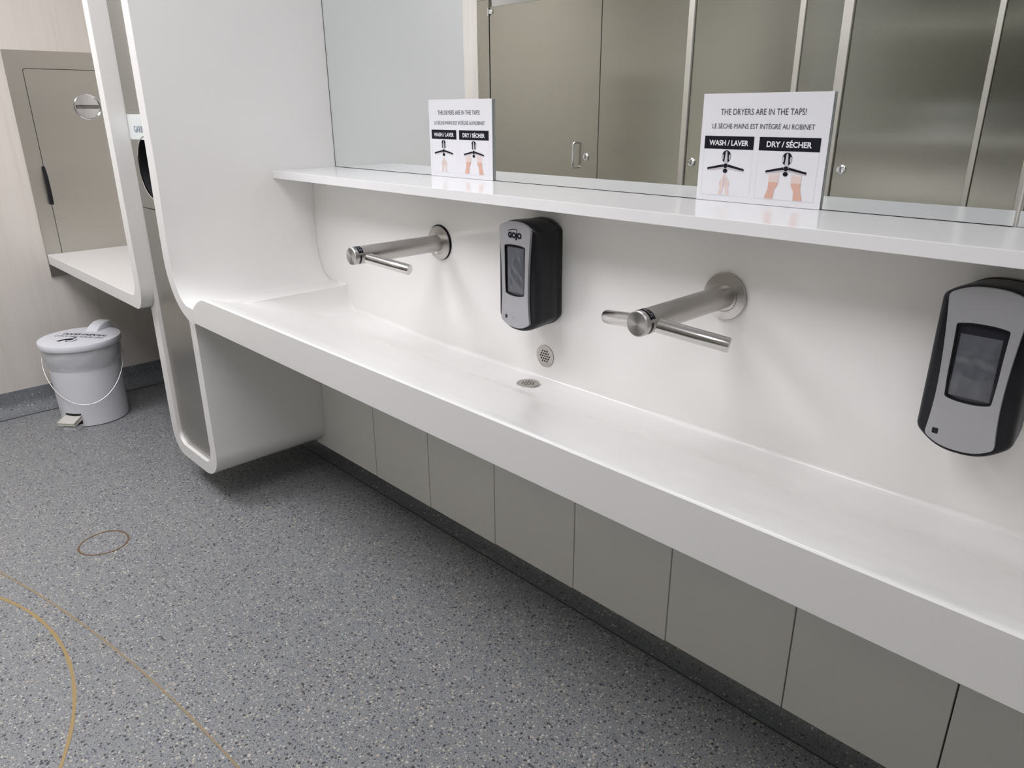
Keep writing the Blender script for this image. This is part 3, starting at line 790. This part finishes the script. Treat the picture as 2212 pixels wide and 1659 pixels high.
# ------------------------------------------------------------------ floor stains
def ring_arc(name, cx, cy, r, a0, a1, w, m, label, cat, wob=0):
    bm = bmesh.new(); n = 90; rows = []
    full = abs(a1 - a0) > 359
    for k in range(n + (0 if full else 1)):
        a = math.radians(a0 + (a1 - a0) * k / n); ww = w * (1 + .25 * math.sin(k * .7) * .5)
        rr = r + wob * math.sin(3 * a)
        c, s = math.cos(a), math.sin(a)
        rows.append([bm.verts.new((c * q, s * q, z)) for q, z in ((rr - ww / 2, .0004), (rr - ww / 2, .0009), (rr + ww / 2, .0009), (rr + ww / 2, .0004))])
    m_ = len(rows)
    for i in range(m_ if full else m_ - 1):
        a, b = rows[i], rows[(i + 1) % m_]
        for k in range(4): bm.faces.new((a[k], b[k], b[(k + 1) % 4], a[(k + 1) % 4]))
    if not full: bm.faces.new(rows[0]); bm.faces.new(rows[-1][::-1])
    return tag(obj(name, bm, m, None, 0, (cx, cy, 0)), label, cat)
ring_arc('ring_stain', -.083, -.960, .0745, 0, 360, .0060, RUSTL, 'small brown ring stain on the grey floor, a full closed circle', 'floor stain', .0015)
ring_arc('arc_stain', .3796, -2.1301, .9239, 40, 125, .0085, YLINE, 'thicker yellow-brown curved line on the floor, bottom left corner', 'floor stain')
ring_arc('arc_stain', 1.4295, -6.7095, 5.6787, 86, 108, .0056, YLINE2, 'thin faint brown nearly straight line across the floor', 'floor stain')

# ------------------------------------------------------------------ toilet partitions opposite (seen in the mirror)
def pxz(name, x0, x1, z0, z1, y, d, m, parent=None, bev=.0015):
    return obj(name, box(x0, x1, y - d, y, z0, z1, bev=bev, seg=1), m, parent, 0)
doors = [(-1.485, -.552, -.637, True, 'wide stainless stall door with a pull handle, seen leftmost in the mirror'),
         (.068, .624, .107, False, 'stainless stall door with round lock, second from the end wall, reflected in the mirror'),
         (.876, 1.436, .914, False, 'stainless stall door with round lock right of the near sign, reflected in the mirror'),
         (1.672, 2.228, 1.715, False, 'stainless stall door, fourth from the end wall'),
         (2.470, 3.026, 2.512, False, 'stainless stall door, fifth from the end wall')]
for x0, x1, lx, pull, lab in doors:
    t = thing('stall_door', lab, 'stall door', (x0, YS, .20), 'stainless stall doors')
    pxz('door_leaf', 0, x1 - x0, 0, 1.775, -.004, .025, STEELP, t)
    bm = bmesh.new(); lathe(bm, [(.0215, .0), (.0215, .006), (.0195, .008), (.0165, .0075), (.0150, .0095), (.0005, .0105)], 32, origin=(lx - x0, -.004, .887), axis='Y'); lo = obj('lock', bm, CHROME, t, 30)
    bm = box(lx - x0 - .0035, lx - x0 + .0035, .0065, .0115, .874, .900, bev=.0008); obj('lock_indicator', bm, DULL, lo, 0)
    if pull:
        bm = bmesh.new(); hx = -.714 - x0
        pts = [(hx, -.004, .822), (hx, .018, .822)] + [(hx, .018 + .012 * math.sin(a), .834 - .012 * math.cos(a)) for a in (.5, 1.0, 1.57)] + [(hx, .030, .955)] + [(hx, .018 + .012 * math.cos(a), .955 + .012 * math.sin(a)) for a in (.5, 1.0, 1.57)] + [(hx, -.004, .967)]
        tube(bm, pts, .0060, 16); obj('pull_handle', bm, CHROME, t, 50)
        bm = bmesh.new(); bx(bm, -.012, .030, -.004, .004, 1.735, 1.760, bev=.001, seg=1); tube(bm, [(-.004, .004, 1.725), (-.004, .004, 1.77)], .006, 12); obj('hinge', bm, CHROME, t, 40)
panels = [(-1.604, -1.490, 'narrow stainless partition post against the end wall'), (-.544, .030, 'wide fixed stainless partition panel right of the wide door'),
          (.655, .828, 'narrow fixed stainless partition panel behind the near sign in the mirror'), (1.462, 1.630, 'narrow fixed stainless partition panel, third from the end wall'),
          (2.256, 2.426, 'narrow fixed stainless partition panel, fourth from the end wall'), (3.054, XR - .002, 'wide stainless partition panel at the right wall')]
for x0, x1, lab in panels:
    tag(pxz('partition_panel', 0, x1 - x0, 0, 2.02, 0, .03, STEELP), lab, 'partition panel', 'stainless partition panels').location = (x0, YS, 0.0)
for x0, x1, lab in ((.032, .064, 'pale metal edge strip left of the second stall door'), (.627, .653, 'pale metal edge strip right of the second stall door'), (.830, .872, 'broad pale metal edge strip left of the third stall door'),
                    (1.439, 1.460, 'pale metal edge strip right of the third stall door'), (1.632, 1.668, 'pale metal edge strip left of the fourth stall door'), (2.231, 2.254, 'pale metal edge strip right of the fourth stall door'),
                    (2.428, 2.466, 'pale metal edge strip left of the fifth stall door'), (3.029, 3.052, 'pale metal edge strip right of the fifth stall door')):
    tag(pxz('edge_channel', 0, x1 - x0, 0, 2.02, .010, .040, BEIGE), lab, 'edge strip', 'pale edge strips of the partitions').location = (x0, YS, 0.0)
tag(pxz('head_rail', 0, XR - XE - .004, 0, .05, .004, .04, BEIGE), 'metal head rail running along the top of the stall fronts', 'rail').location = (XE + .002, YS - .002, 2.021)
for x in (-.03, .85, 1.65, 2.45):
    tag(obj('stall_divider', box(-.012, .012, -1.50, 0, 0, 1.78), STEELP, None, 0, (x, YS - .034, .20)), {-.03: 'stainless divider between the first and second stalls', .85: 'stainless divider between the second and third stalls', 1.65: 'stainless divider between the third and fourth stalls', 2.45: 'stainless divider between the fourth and fifth stalls'}[x], 'stall divider', 'stainless dividers between stalls')
